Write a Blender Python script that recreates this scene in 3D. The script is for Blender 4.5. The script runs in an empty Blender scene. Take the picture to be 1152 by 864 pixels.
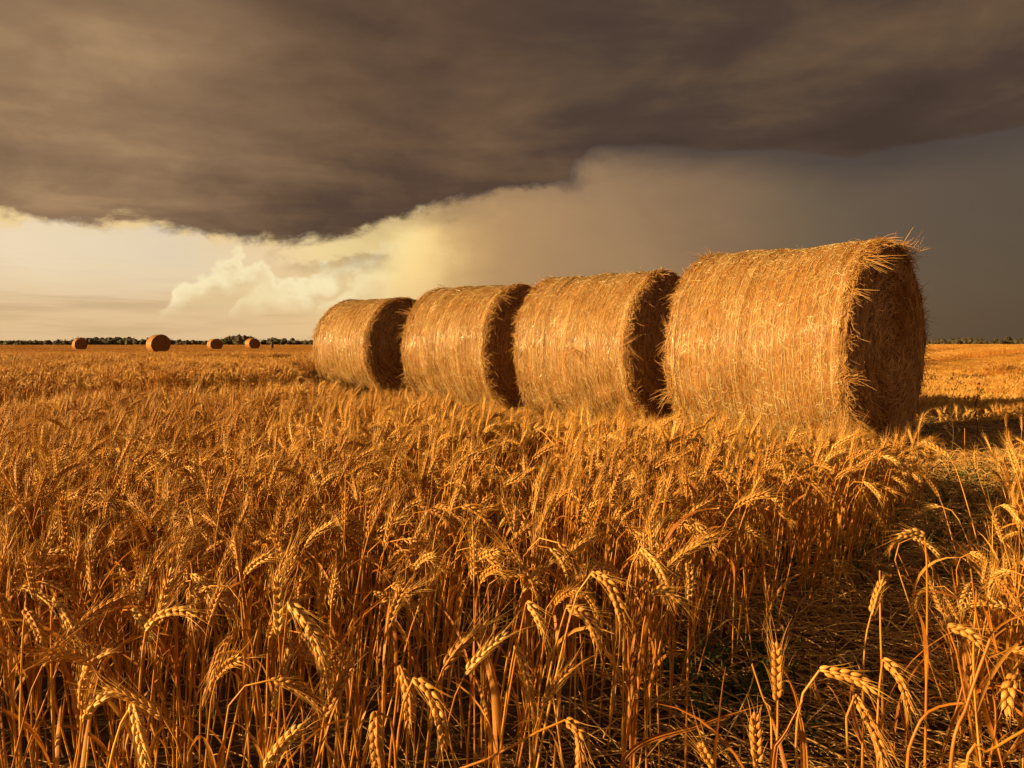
import bpy, math, random
import numpy as np
from mathutils import Vector

R_ = math.radians
rng = np.random.default_rng(7)
random.seed(7)
scene = bpy.context.scene
COL = scene.collection

# ------------------------------------------------------------------ camera
F_PX, CAM_H = 850.0, 1.0
PITCH = math.atan(46 / F_PX)
cam_d = bpy.data.cameras.new('camera')
cam = bpy.data.objects.new('camera', cam_d)
COL.objects.link(cam)
cam.location = (0, 0, CAM_H)
cam.rotation_euler = (R_(90) - PITCH, 0, 0)
cam_d.sensor_width = 36
cam_d.lens = 36 * F_PX / 1152
cam_d.clip_start = 0.05
cam_d.clip_end = 8000
scene.camera = cam
scene.view_settings.view_transform = 'Standard'
scene.view_settings.look = 'None'
scene.view_settings.gamma = 1
scene.view_settings.exposure = 1.27
scene.view_settings.use_curve_mapping = False
scene.cycles.max_bounces = 5
scene.cycles.diffuse_bounces = 2
scene.cycles.adaptive_threshold = 0.02
scene.cycles.transmission_bounces = 3
scene.cycles.use_denoising = True


def at(px, py, d):
    """a point of the place, d metres ahead of the camera"""
    up = (432 - py) / F_PX
    x = (px - 576) / F_PX
    dy = math.cos(PITCH) + up * math.sin(PITCH)
    dz = -math.sin(PITCH) + up * math.cos(PITCH)
    k = d / dy
    return np.array([x * k, d, CAM_H + dz * k])


def to_px(P):
    P = np.atleast_2d(P)
    y, z = P[:, 1], P[:, 2] - CAM_H
    dep = y * math.cos(PITCH) - z * math.sin(PITCH)
    up = y * math.sin(PITCH) + z * math.cos(PITCH)
    return np.stack([576 + F_PX * P[:, 0] / dep, 432 - F_PX * up / dep], 1)


# ------------------------------------------------------------------ light
SUN_AZ, SUN_EL = 249.0, 13.5            # compass angle from the view direction (+Y), clockwise
sun_dir = Vector((math.sin(R_(SUN_AZ)) * math.cos(R_(SUN_EL)), math.cos(R_(SUN_AZ)) * math.cos(R_(SUN_EL)), math.sin(R_(SUN_EL))))
sl = bpy.data.lights.new('sun', 'SUN')
sl.energy = 5.0
sl.angle = R_(0.6)
sl.color = (1.0, 0.66, 0.25)
so = bpy.data.objects.new('sun', sl)
COL.objects.link(so)
so.rotation_euler = sun_dir.to_track_quat('Z', 'Y').to_euler()


# ------------------------------------------------------------------ node helper
class NT:
    def __init__(s, tree):
        s.t = tree
        s.n = tree.nodes
        s.l = tree.links

    def node(s, typ, **kw):
        n = s.n.new(typ)
        for k, v in kw.items():
            setattr(n, k, v)
        return n

    def put(s, sock, v):
        if isinstance(v, E):
            s.l.new(v.k, sock)
        elif isinstance(v, bpy.types.NodeSocket):
            s.l.new(v, sock)
        else:
            sock.default_value = v

    def m(s, op, *a):
        n = s.node('ShaderNodeMath', operation=op)
        for i, v in enumerate(a):
            s.put(n.inputs[i], v)
        return E(s, n.outputs[0])

    def smooth(s, x, a, b, lo=0.0, hi=1.0):
        n = s.node('ShaderNodeMapRange', interpolation_type='SMOOTHSTEP')
        for i, v in enumerate((x, a, b, lo, hi)):
            s.put(n.inputs[i], v)
        return E(s, n.outputs[0])

    def noise(s, vec, scale, detail=4, rough=0.55, dist=0.0):
        n = s.node('ShaderNodeTexNoise')
        s.put(n.inputs['Vector'], vec)
        n.inputs['Scale'].default_value = scale
        n.inputs['Detail'].default_value = detail
        n.inputs['Roughness'].default_value = rough
        n.inputs['Distortion'].default_value = dist
        return E(s, n.outputs['Fac'])

    def xyz(s, x, y, z):
        n = s.node('ShaderNodeCombineXYZ')
        for i, v in enumerate((x, y, z)):
            s.put(n.inputs[i], v)
        return n.outputs[0]

    def sep(s, v):
        n = s.node('ShaderNodeSeparateXYZ')
        s.l.new(v, n.inputs[0])
        return [E(s, o) for o in n.outputs]

    def mix(s, f, a, b, blend='MIX'):
        n = s.node('ShaderNodeMix', data_type='RGBA', blend_type=blend)
        s.put(n.inputs[0], f)
        for i, v in ((6, a), (7, b)):
            if isinstance(v, (tuple, list)):
                n.inputs[i].default_value = (*v[:3], 1)
            else:
                s.l.new(v, n.inputs[i])
        return n.outputs[2]

    def ramp(s, f, stops, interp='LINEAR'):
        n = s.node('ShaderNodeValToRGB')
        n.color_ramp.interpolation = interp
        e = n.color_ramp.elements
        while len(e) < len(stops):
            e.new(0.5)
        for el, (p, c) in zip(e, stops):
            el.position = p
            el.color = (*c, 1) if not isinstance(c, (int, float)) else (c, c, c, 1)
        s.put(n.inputs[0], f)
        return n.outputs[0]


class E:
    def __init__(s, nt, k):
        s.nt, s.k = nt, k

    def __add__(s, o): return s.nt.m('ADD', s, o)
    __radd__ = __add__
    def __sub__(s, o): return s.nt.m('SUBTRACT', s, o)
    def __rsub__(s, o): return s.nt.m('SUBTRACT', o, s)
    def __mul__(s, o): return s.nt.m('MULTIPLY', s, o)
    __rmul__ = __mul__
    def __truediv__(s, o): return s.nt.m('DIVIDE', s, o)


def lin(r, g, b):
    f = lambda c: (c / 255 / 12.92) if c / 255 <= 0.04045 else ((c / 255 + 0.055) / 1.055) ** 2.4
    return (f(r), f(g), f(b))


# ------------------------------------------------------------------ sky (world, by direction only)
def make_sky():
    w = bpy.data.worlds.new('World')
    scene.world = w
    w.use_nodes = True
    w.node_tree.nodes.clear()
    t = NT(w.node_tree)
    d = t.node('ShaderNodeTexCoord').outputs['Generated']
    x, y, z = t.sep(d)
    az = t.m('ARCTAN2', x, y) * 57.29578
    el = t.m('ARCSINE', z) * 57.29578
    A = lambda deg: (deg + 180) / 360           # azimuth to ramp position
    azn = (az + 180) / 360

    def prof(stops, how='B_SPLINE'):               # a height in degrees along the azimuth, 0..40
        return E(t, t.ramp(azn, [(A(a), h / 40) for a, h in stops], how)) * 40

    def value(col): return col
    # clear part of the sky
    sky = t.node('ShaderNodeTexSky', sky_type='NISHITA', sun_disc=False)
    sky.sun_elevation = R_(SUN_EL)
    sky.sun_rotation = R_(SUN_AZ)
    sky.air_density, sky.dust_density, sky.ozone_density = 1.2, 3.0, 1.0
    bg_sky = t.node('ShaderNodeBackground')
    t.l.new(sky.outputs[0], bg_sky.inputs[0])
    bg_sky.inputs[1].default_value = 0.05

    n_big = t.noise(d, 3.0, 5, 0.5)
    n_mid = t.noise(t.xyz(x, y, z * 2.2), 9.0, 6, 0.6)
    n_fine = t.noise(t.xyz(x, y, z * 1.3), 30.0, 6, 0.6)
    zc = t.m('MAXIMUM', z, 0.03)
    deckp = t.xyz(x / (zc + 0.12), y / (zc + 0.12), 0.0)
    n_deck = t.noise(deckp, 1.3, 7, 0.58, 0.5)
    n_band = t.noise(t.xyz(x, y, z * 7.0), 3.4, 6, 0.55, 0.3)
    n_lump = t.noise(t.xyz(x, y, z * 1.9), 6.5, 7, 0.6, 0.35)
    n_deck2 = t.noise(t.xyz(x * 1.0, y * 1.0, z * 3.0), 5.0, 4, 0.5, 0.6)

    azw = az + (n_big - 0.5) * 12.0 + (n_mid - 0.5) * 5.0 + el * 0.25        # the glow's borders wander
    azg = (azw + 178) / 360
    # far haze and rain curtains below the deck
    low = t.ramp(azg, [(A(-150), lin(225, 188, 130)), (A(-60), lin(222, 186, 132)), (A(-33), lin(229, 194, 146)), (A(-20), lin(229, 194, 145)), (A(-10.4), lin(243, 203, 142)),
                       (A(-5.1), lin(194, 157, 109)), (A(-1.1), lin(180, 143, 99)), (A(4.3), lin(170, 134, 94)), (A(9.6), lin(158, 125, 86)), (A(14.8), lin(136, 107, 77)), (A(20.9), lin(116, 93, 67)), (A(26.5), lin(100, 81, 61)),
                       (A(34), lin(91, 73, 56)), (A(90), lin(88, 73, 67)), (A(165), lin(170, 139, 100))])
    high = t.ramp(azg, [(A(-150), lin(245, 213, 150)), (A(-60), lin(226, 202, 165)), (A(-33), lin(242, 219, 184)), (A(-22), lin(231, 210, 178)), (A(-15), lin(242, 210, 158)),
                        (A(-10.8), lin(255, 228, 157)), (A(-8.0), lin(255, 216, 144)), (A(-5.1), lin(209, 167, 109)), (A(-1.1), lin(183, 143, 97)), (A(4.3), lin(168, 131, 92)), (A(9.6), lin(155, 121, 85)), (A(14.8), lin(133, 103, 75)),
                        (A(20.9), lin(111, 90, 66)), (A(26.5), lin(98, 78, 60)), (A(34), lin(88, 71, 55)), (A(90), lin(85, 71, 66)), (A(165), lin(200, 163, 115))])
    fh = t.smooth(el + (n_mid - 0.5) * 2.5, 1.2, 6.0)
    back = t.mix(fh, low, high)
    # faint flat streaks low in the bright part
    streak = t.noise(t.xyz(x * 1.0, y * 1.0, z * 14.0), 5.0, 5, 0.55)
    back = t.mix(t.smooth(streak, 0.48, 0.72) * t.smooth(az, -12.0, -18.0) * t.smooth(el, 1.0, 3.0) * 0.7, back, lin(238, 214, 172))
    back = t.mix(t.smooth(streak, 0.5, 0.3) * t.smooth(az, -10.0, -20.0) * t.smooth(el, 6.5, 2.5) * 0.55, back, lin(196, 164, 120))

    bound = prof([(-180, 14), (-130, 26), (-85, 24), (-50, 10.5), (-34, 7.8), (-29, 7.6), (-21.6, 7.1), (-18, 7.5), (-15.5, 7.1), (-11.7, 7.5), (-9.1, 8.2), (-7.8, 9.0), (-5.1, 9.9), (-2.4, 10.7), (0.9, 11.4), (4.3, 11.8), (6, 12.7), (11.6, 12.7), (17.9, 11.9), (23.7, 10.9), (26.5, 11.0), (29.1, 11.5), (34, 12.2), (45, 13), (90, 12), (180, 14)], 'LINEAR')
    # heaped white clouds in the gap
    top = prof([(-180, 0), (-26, 0), (-24.4, 3.6), (-23, 5.3), (-21.5, 6.0), (-20, 6.8), (-18.6, 6.5), (-17.4, 5.5), (-16.3, 4.7), (-15, 5.3), (-13.6, 6.2), (-12, 6.9), (-10, 7.5), (-8, 7.8), (-5, 7.4), (0, 0)], 'LINEAR')
    lump = (n_fine - 0.5) * 2.4 + (n_mid - 0.5) * 2.2
    vor = t.node('ShaderNodeTexVoronoi', feature='SMOOTH_F1')
    t.put(vor.inputs['Vector'], t.xyz(x, y, z * 1.15))
    vor.inputs['Scale'].default_value = 34
    vor.inputs['Detail'].default_value = 2
    vor.inputs['Smoothness'].default_value = 0.4
    puff = E(t, vor.outputs['Distance'])
    depth = top - el + lump * 0.5 - (puff - 0.62) * 1.5          # degrees below the cloud's upper edge
    heap = t.smooth(depth, 0.0, 0.6) * t.smooth(el + (n_mid - 0.5) * 2.0, 1.4, 3.2) * t.smooth(az, -7.5, -11.5)
    heap_c = t.mix(t.smooth(depth + (n_mid - 0.5) * 2.0 + (n_fine - 0.5) * 1.2, 0.35, 2.4), lin(255, 237, 188), lin(229, 198, 146))
    # second row of lit heads inside the heap
    top2 = prof([(-180, 0), (-21.2, 0), (-20.6, 3.6), (-19.6, 4.6), (-18.0, 4.9), (-16.9, 4.4), (-16.0, 3.0), (-14.6, 3.4), (-12.8, 4.2), (-11.6, 5.4), (-9.6, 6.2), (-7.5, 5.9), (-4, 0)], 'LINEAR')
    depth2 = top2 - el + lump * 0.75 - (puff - 0.62) * 1.5
    heap_c = t.mix(t.smooth(depth2, -0.1, 0.8) * t.smooth(depth2, 3.0, 0.5) * 0.7, heap_c, lin(255, 236, 182))
    back = t.mix(heap * 0.88, back, heap_c)
    veil = t.smooth(el - bound + 2.6 + (n_lump - 0.5) * 6.0, 0.0, 2.6) * t.smooth(az, -17.0, -6.0) * t.smooth(az, 22.0, 4.0) * 0.55
    back = t.mix(veil, back, lin(148, 117, 84))
    # loose scud hanging under the deck, into the glow
    scud = t.smooth(n_lump + (n_fine - 0.5) * 0.5, 0.52, 0.66) * t.smooth(bound - el, 3.2, 0.4) * t.smooth(az, -20.0, -14.0) * t.smooth(az, 12.0, 2.0)
    back = t.mix(scud * 0.65, back, lin(150, 118, 86))

    # dark deck above
    rag = t.smooth(az, 12.0, 0.0)
    edge = el - bound + (n_lump - 0.5) * (2.6 + 4.2 * rag) + (n_fine - 0.5) * (0.3 + 0.7 * rag)
    soft = 3.0 - 2.0 * rag
    deck = t.smooth(edge / soft, -0.5, 0.6)
    shade = t.ramp(azn, [(A(-150), 0.9), (A(-60), 0.80), (A(-34), 0.80), (A(-24), 0.74), (A(-14), 0.36), (A(-4), 0.19), (A(6), 0.15), (A(14), 0.17), (A(26), 0.10), (A(36), 0.10), (A(80), 0.55), (A(125), 0.95), (A(180), 1.0)], 'B_SPLINE')  # unseen clouds behind the camera brightened to fill the shaded bale ends
    under = t.smooth(edge, 0.0, 6.0, -0.09, 0.0) * t.smooth(az, 6.0, -14.0)           # the deck's base is darker than its lit flank
    base2 = t.smooth(edge, 8.0, 1.5) * t.smooth(az, 6.0, 14.0) * -0.10
    upper = t.smooth(el, 19.0, 26.0) * t.smooth(az, 5.0, -25.0) * -0.22
    # pale broad patch at upper right
    patch = t.smooth(t.m('ABSOLUTE', el - 17.2 - (az - 17.0) * 0.18), 4.2, 0.4) * t.smooth(az, 6.0, 17.0) * t.smooth(az, 42.0, 20.0) * 0.24
    f = E(t, shade) + under + base2 + upper + patch + (n_deck - 0.5) * 0.60 + (n_deck2 - 0.5) * 0.42 + (n_band - 0.5) * t.smooth(el, 20.0, 9.0, 0.1, 0.75) + (n_lump - 0.5) * 0.55 * t.smooth(el, 24.0, 7.0, 0.6, 1.05)
    deck_c = t.ramp(f, [(0.0, lin(72, 57, 48)), (0.16, lin(80, 64, 54)), (0.32, lin(101, 80, 61)), (0.5, lin(123, 97, 74)), (0.75, lin(148, 118, 88)), (1.0, lin(180, 146, 106))])
    warm = t.smooth(az, 6.0, -3.0) * t.smooth(az, -30.0, -6.0)
    deck_c = t.mix(warm * 0.22, deck_c, lin(116, 84, 62))
    # lit torn rim on the sun's side
    rim = t.smooth(edge, -0.6, 0.0) * t.smooth(edge, 0.9, 0.1) * t.smooth(n_fine + (n_mid - 0.5) * 0.6, 0.47, 0.66) * t.smooth(az, -1.0, -7.0)
    colr = t.mix(deck, back, deck_c)
    colr = t.mix(rim * 0.75, colr, lin(252, 218, 152))
    bg_c = t.node('ShaderNodeBackground')
    t.l.new(colr, bg_c.inputs[0])
    bg_c.inputs[1].default_value = 0.415
    cover = t.m('MAXIMUM', deck, 0.95)
    mx = t.node('ShaderNodeMixShader')
    t.put(mx.inputs[0], cover)
    t.l.new(bg_sky.outputs[0], mx.inputs[1])
    t.l.new(bg_c.outputs[0], mx.inputs[2])
    out = t.node('ShaderNodeOutputWorld')
    t.l.new(mx.outputs[0], out.inputs[0])
    w.cycles.sampling_method = 'NONE'


make_sky()


# ------------------------------------------------------------------ materials
def new_mat(name):
    m = bpy.data.materials.new(name)
    m.use_nodes = True
    m.node_tree.nodes.clear()
    return m, NT(m.node_tree)


def finish(t, color, rough=0.5, spec=0.5, trans=0.0, bump=None, bump_d=0.003):
    b = t.node('ShaderNodeBsdfPrincipled')
    t.put(b.inputs['Base Color'], color if not isinstance(color, tuple) else (*color, 1))
    b.inputs['Roughness'].default_value = rough
    b.inputs['Specular IOR Level'].default_value = spec
    if bump is not None:
        bn = t.node('ShaderNodeBump')
        bn.inputs['Distance'].default_value = bump_d
        bn.inputs['Strength'].default_value = 1.0
        t.put(bn.inputs['Height'], bump)
        t.l.new(bn.outputs[0], b.inputs['Normal'])
    o = t.node('ShaderNodeOutputMaterial')
    sh = b.outputs[0]
    if trans > 0:
        tr = t.node('ShaderNodeBsdfTranslucent')
        t.put(tr.inputs[0], color if not isinstance(color, tuple) else (*color, 1))
        mx = t.node('ShaderNodeMixShader')
        mx.inputs[0].default_value = trans
        t.l.new(sh, mx.inputs[1])
        t.l.new(tr.outputs[0], mx.inputs[2])
        sh = mx.outputs[0]
    t.l.new(sh, o.inputs[0])


def plant_mat(name, ca, cb, cc, rough, trans, spec=0.4, nscale=9.0):
    """colour that differs between stalks (random per object) and along each one"""
    m, t = new_mat(name)
    rnd = E(t, t.node('ShaderNodeObjectInfo').outputs['Random'])
    isl = E(t, t.node('ShaderNodeNewGeometry').outputs['Random Per Island'])
    pos = t.node('ShaderNodeNewGeometry').outputs['Position']
    n = t.noise(pos, nscale, 3)
    f = rnd * 0.60 + isl * 0.3 + (n - 0.5) * 0.9 + 0.05
    c = t.ramp(f, [(0.0, ca), (0.5, cb), (1.0, cc)])
    big = t.noise(pos, 0.55, 2)
    c = t.mix(t.smooth(big, 0.38, 0.62) * 0.6, c, t.mix(1.0, c, (0.62, 0.50, 0.42), 'MULTIPLY'))
    finish(t, c, rough, spec, trans)
    return m


M_STEM = plant_mat('wheat_stem', (0.34, 0.114, 0.0098), (0.58, 0.242, 0.0280), (0.78, 0.456, 0.0910), 0.42, 0.12)
M_EAR = plant_mat('wheat_grain', (0.44, 0.190, 0.0351), (0.66, 0.351, 0.0819), (0.82, 0.570, 0.2028), 0.5, 0.10, nscale=20)
M_AWN = plant_mat('wheat_awn', (0.50, 0.218, 0.0350), (0.68, 0.361, 0.0735), (0.78, 0.513, 0.1540), 0.4, 0.25)
M_LEAF = plant_mat('wheat_dry_leaf', (0.30, 0.095, 0.0091), (0.50, 0.195, 0.0238), (0.70, 0.380, 0.0840), 0.55, 0.30)


def straw_mat(name, ca, cb, cc, trans=0.08, rough=0.38, bands=True):
    m, t = new_mat(name)
    isl = E(t, t.node('ShaderNodeNewGeometry').outputs['Random Per Island'])
    oc = t.node('ShaderNodeTexCoord').outputs['Object']
    ox, oy, oz = t.sep(oc)
    blot = t.noise(oc, 3.2, 4)
    f = isl * 0.80 + (blot - 0.5) * 0.9 + 0.06
    if bands:
        rnd = E(t, t.node('ShaderNodeObjectInfo').outputs['Random'])
        b = t.noise(t.xyz(ox + rnd * 9, 0.0, 0.0), 16.0, 4, 0.7)
        f = f + (b - 0.5) * 0.85
    finish(t, t.ramp(f, [(0.0, ca), (0.5, cb), (1.0, cc)]), rough, 1.0 if bands else 0.5, trans)
    return m


M_STRAW = straw_mat('bale_straw', (0.23, 0.095, 0.020), (0.50, 0.31, 0.11), (0.80, 0.68, 0.40), 0.04, 0.22)
M_FRINGE = straw_mat('bale_fringe_straw', (0.30, 0.12, 0.028), (0.48, 0.24, 0.065), (0.70, 0.45, 0.17), 0.15, 0.45, False)
M_END = straw_mat('bale_end_straw', (0.28, 0.115, 0.036), (0.54, 0.27, 0.10), (0.80, 0.50, 0.22), 0.05, 0.5, False)
M_TWINE = straw_mat('bale_twine', (0.40, 0.24, 0.09), (0.60, 0.42, 0.18), (0.80, 0.62, 0.32), 0.05, 0.3, False)
M_FALLEN = straw_mat('fallen_straw', (0.24, 0.11, 0.028), (0.46, 0.25, 0.07), (0.70, 0.46, 0.18), 0.08, 0.45, False)


def body_mat():
    m, t = new_mat('bale_core')
    oc = t.node('ShaderNodeTexCoord').outputs['Object']
    ox, oy, oz = t.sep(oc)
    rnd = E(t, t.node('ShaderNodeObjectInfo').outputs['Random'])
    b = t.noise(t.xyz(ox + rnd * 9, 0.0, 0.0), 16.0, 4, 0.7)
    fine = t.noise(t.xyz(ox * 6, oy, oz), 30.0, 5, 0.65)
    f = (b - 0.5) * 0.6 + (fine - 0.5) * 1.2 + 0.42
    finish(t, t.ramp(f, [(0.0, (0.10, 0.035, 0.008)), (0.5, (0.30, 0.13, 0.032)), (1.0, (0.56, 0.34, 0.12))]), 0.5, 0.4, 0.0, fine, 0.012)
    return m


M_CORE = body_mat()


def end_core_mat():
    m, t = new_mat('bale_end_core')
    oc = t.node('ShaderNodeTexCoord').outputs['Object']
    ox, oy, oz = t.sep(oc)
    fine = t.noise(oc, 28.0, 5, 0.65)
    finish(t, t.ramp(fine, [(0.3, (0.05, 0.018, 0.006)), (0.7, (0.22, 0.095, 0.032))]), 0.7, 0.3, 0.0, fine, 0.02)  # dark colour stands in for the self-shadow between the cut straws
    return m


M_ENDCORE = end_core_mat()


def ground_mat():
    m, t = new_mat('field_soil')
    pos = t.node('ShaderNodeNewGeometry').outputs['Position']
    x, y, z = t.sep(pos)
    n1 = t.noise(pos, 1.7, 5)
    n2 = t.noise(pos, 14.0, 6, 0.7)
    n3 = t.noise(t.xyz(x * 0.02, y * 0.16, 0.0), 1.0, 4)
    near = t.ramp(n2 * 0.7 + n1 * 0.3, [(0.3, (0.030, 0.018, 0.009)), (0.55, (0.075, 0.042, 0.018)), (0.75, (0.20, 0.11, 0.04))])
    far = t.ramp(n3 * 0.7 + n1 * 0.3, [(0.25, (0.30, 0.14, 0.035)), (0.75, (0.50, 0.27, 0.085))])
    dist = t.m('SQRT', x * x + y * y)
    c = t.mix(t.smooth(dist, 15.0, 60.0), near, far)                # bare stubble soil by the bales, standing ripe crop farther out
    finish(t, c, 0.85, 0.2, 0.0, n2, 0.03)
    return m


def simple_mat(name, stops, scale, rough=0.7, trans=0.0):
    m, t = new_mat(name)
    pos = t.node('ShaderNodeNewGeometry').outputs['Position']
    isl = E(t, t.node('ShaderNodeNewGeometry').outputs['Random Per Island'])
    n = t.noise(pos, scale, 4)
    finish(t, t.ramp(n * 0.6 + isl * 0.4, stops), rough, 0.3, trans)
    return m


M_GREEN = simple_mat('weed_leaf', [(0.2, (0.020, 0.035, 0.008)), (0.8, (0.07, 0.10, 0.025))], 12, 0.6, 0.2)
M_TREE = simple_mat('far_foliage', [(0.2, (0.030, 0.026, 0.016)), (0.8, (0.052, 0.043, 0.026))], 0.2, 0.8)  # brownish distance haze mixed into the foliage colour
M_DEAD = simple_mat('dead_weed', [(0.2, (0.03, 0.014, 0.006)), (0.8, (0.10, 0.05, 0.02))], 30, 0.8)
M_WOOD = simple_mat('weathered_wood', [(0.2, (0.035, 0.025, 0.018)), (0.8, (0.09, 0.065, 0.045))], 9, 0.85)


# ------------------------------------------------------------------ mesh helpers
class Geo:
    """numpy bag of quads / triangles with one material slot per piece"""

    def __init__(s):
        s.v, s.q, s.t, s.qm, s.tm, s.n = [], [], [], [], [], 0

    def add(s, V, Q=None, T=None, mat=0):
        V = np.asarray(V, float).reshape(-1, 3)
        s.v.append(V)
        if Q is not None and len(Q):
            s.q.append(np.asarray(Q, int) + s.n)
            s.qm.append(np.full(len(Q), mat))
        if T is not None and len(T):
            s.t.append(np.asarray(T, int) + s.n)
            s.tm.append(np.full(len(T), mat))
        s.n += len(V)

    def merge(s, o, mat=None, M=None, off=None):
        V = np.concatenate(o.v)
        if M is not None:
            V = V @ np.asarray(M).T
        if off is not None:
            V = V + off
        base = s.n
        s.v.append(V)
        for q, m in zip(o.q, o.qm):
            s.q.append(q + base)
            s.qm.append(m if mat is None else np.full(len(m), mat))
        for q, m in zip(o.t, o.tm):
            s.t.append(q + base)
            s.tm.append(m if mat is None else np.full(len(m), mat))
        s.n += len(V)

    def mesh(s, name, mats, smooth=True):
        V = np.concatenate(s.v)
        Q = np.concatenate(s.q) if s.q else np.zeros((0, 4), int)
        T = np.concatenate(s.t) if s.t else np.zeros((0, 3), int)
        me = bpy.data.meshes.new(name)
        me.vertices.add(len(V))
        me.vertices.foreach_set('co', V.astype(np.float32).ravel())
        loops = np.concatenate([Q.ravel(), T.ravel()]).astype(np.int32)
        me.loops.add(len(loops))
        me.loops.foreach_set('vertex_index', loops)
        npoly = len(Q) + len(T)
        me.polygons.add(npoly)
        st = np.concatenate([np.arange(len(Q)) * 4, len(Q) * 4 + np.arange(len(T)) * 3]).astype(np.int32)
        me.polygons.foreach_set('loop_start', st)
        mi = np.concatenate((s.qm if s.q else []) + (s.tm if s.t else [])).astype(np.int32)
        for m in mats:
            me.materials.append(m)
        me.polygons.foreach_set('material_index', mi)
        me.polygons.foreach_set('use_smooth', np.full(npoly, smooth))
        me.update(calc_edges=True)
        me.validate()
        return me

    def obj(s, name, mats, parent=None, smooth=True):
        o = bpy.data.objects.new(name, s.mesh(name, mats if isinstance(mats, (list, tuple)) else [mats], smooth))
        COL.objects.link(o)
        o.parent = parent
        return o


def empty(name, loc, rz=0.0):
    o = bpy.data.objects.new(name, None)
    COL.objects.link(o)
    o.empty_display_size = 0.1
    o.location = loc
    o.rotation_euler = (0, 0, rz)
    return o


def tag(o, label=None, cat=None, group=None, kind=None):
    for k, v in (('label', label), ('category', cat), ('group', group), ('kind', kind)):
        if v:
            o[k] = v
    return o


def tubes(P, Rr, sides=3, rg=rng):
    """many swept tubes at once. P (N,K,3), Rr (N,K) -> verts, quads"""
    P = np.asarray(P, float)
    N, K, _ = P.shape
    T = np.gradient(P, axis=1)
    T /= np.linalg.norm(T, axis=2, keepdims=True) + 1e-12
    ref = rg.normal(size=(N, 1, 3))
    ref /= np.linalg.norm(ref, axis=2, keepdims=True)
    m = T.mean(axis=1, keepdims=True)
    m /= np.linalg.norm(m, axis=2, keepdims=True) + 1e-9
    ref = ref - (ref * m).sum(2, keepdims=True) * m
    ref /= np.linalg.norm(ref, axis=2, keepdims=True) + 1e-9
    U = np.cross(T, ref)
    U /= np.linalg.norm(U, axis=2, keepdims=True) + 1e-12
    W = np.cross(T, U)
    a = np.arange(sides) * 2 * np.pi / sides
    V = P[:, :, None, :] + Rr[:, :, None, None] * (np.cos(a)[None, None, :, None] * U[:, :, None, :] + np.sin(a)[None, None, :, None] * W[:, :, None, :])
    k = np.arange(K - 1)[:, None] * sides
    i = np.arange(sides)[None, :]
    j = (i + 1) % sides
    Q = np.stack([k + i, k + j, k + sides + j, k + sides + i], -1).reshape(-1, 4)
    Q = (Q[None] + (np.arange(N) * K * sides)[:, None, None]).reshape(-1, 4)
    return V.reshape(-1, 3), Q


def resample(P, n):
    P = np.asarray(P, float)
    s = np.concatenate([[0], np.cumsum(np.linalg.norm(np.diff(P, axis=0), axis=1))])
    u = np.linspace(0, s[-1], n)
    return np.stack([np.interp(u, s, P[:, i]) for i in range(3)], 1)


def spline(ctrl, n=40):
    """Catmull-Rom through the control points"""
    c = np.asarray(ctrl, float)
    c = np.vstack([2 * c[0] - c[1], c, 2 * c[-1] - c[-2]])
    out = []
    for i in range(1, len(c) - 2):
        u = np.linspace(0, 1, 14, endpoint=False)[:, None]
        p0, p1, p2, p3 = c[i - 1], c[i], c[i + 1], c[i + 2]
        out.append(0.5 * (2 * p1 + (p2 - p0) * u + (2 * p0 - 5 * p1 + 4 * p2 - p3) * u ** 2 + (3 * p1 - p0 - 3 * p2 + p3) * u ** 3))
    out.append(c[-2][None])
    return resample(np.concatenate(out), n)


# ------------------------------------------------------------------ a wheat stalk
def frame_at(P, i):
    t = P[min(i + 1, len(P) - 1)] - P[max(i - 1, 0)]
    t = t / (np.linalg.norm(t) + 1e-12)
    r = np.array([0.31, 0.83, 0.46])
    u = np.cross(t, r)
    u /= np.linalg.norm(u) + 1e-12
    return t, u, np.cross(t, u)


def grain(g, base, axis, side, ln, wd, seg=6):
    """one plump grain: a pointed drop"""
    axis = axis / np.linalg.norm(axis)
    s = side - axis * (side @ axis)
    s /= np.linalg.norm(s) + 1e-9
    b = np.cross(axis, s)
    prof = [(0.0, 0.25), (0.16, 0.78), (0.42, 1.0), (0.70, 0.72), (0.92, 0.24), (1.0, 0.03)]
    a = np.arange(seg) * 2 * np.pi / seg
    V = np.concatenate([base + axis * ln * p + wd * r * (np.cos(a)[:, None] * s + 0.85 * np.sin(a)[:, None] * b) for p, r in prof])
    k = np.arange(len(prof) - 1)[:, None] * seg
    i = np.arange(seg)[None]
    j = (i + 1) % seg
    g.add(V, np.stack([k + i, k + j, k + seg + j, k + seg + i], -1).reshape(-1, 4))
    return base + axis * ln


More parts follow.
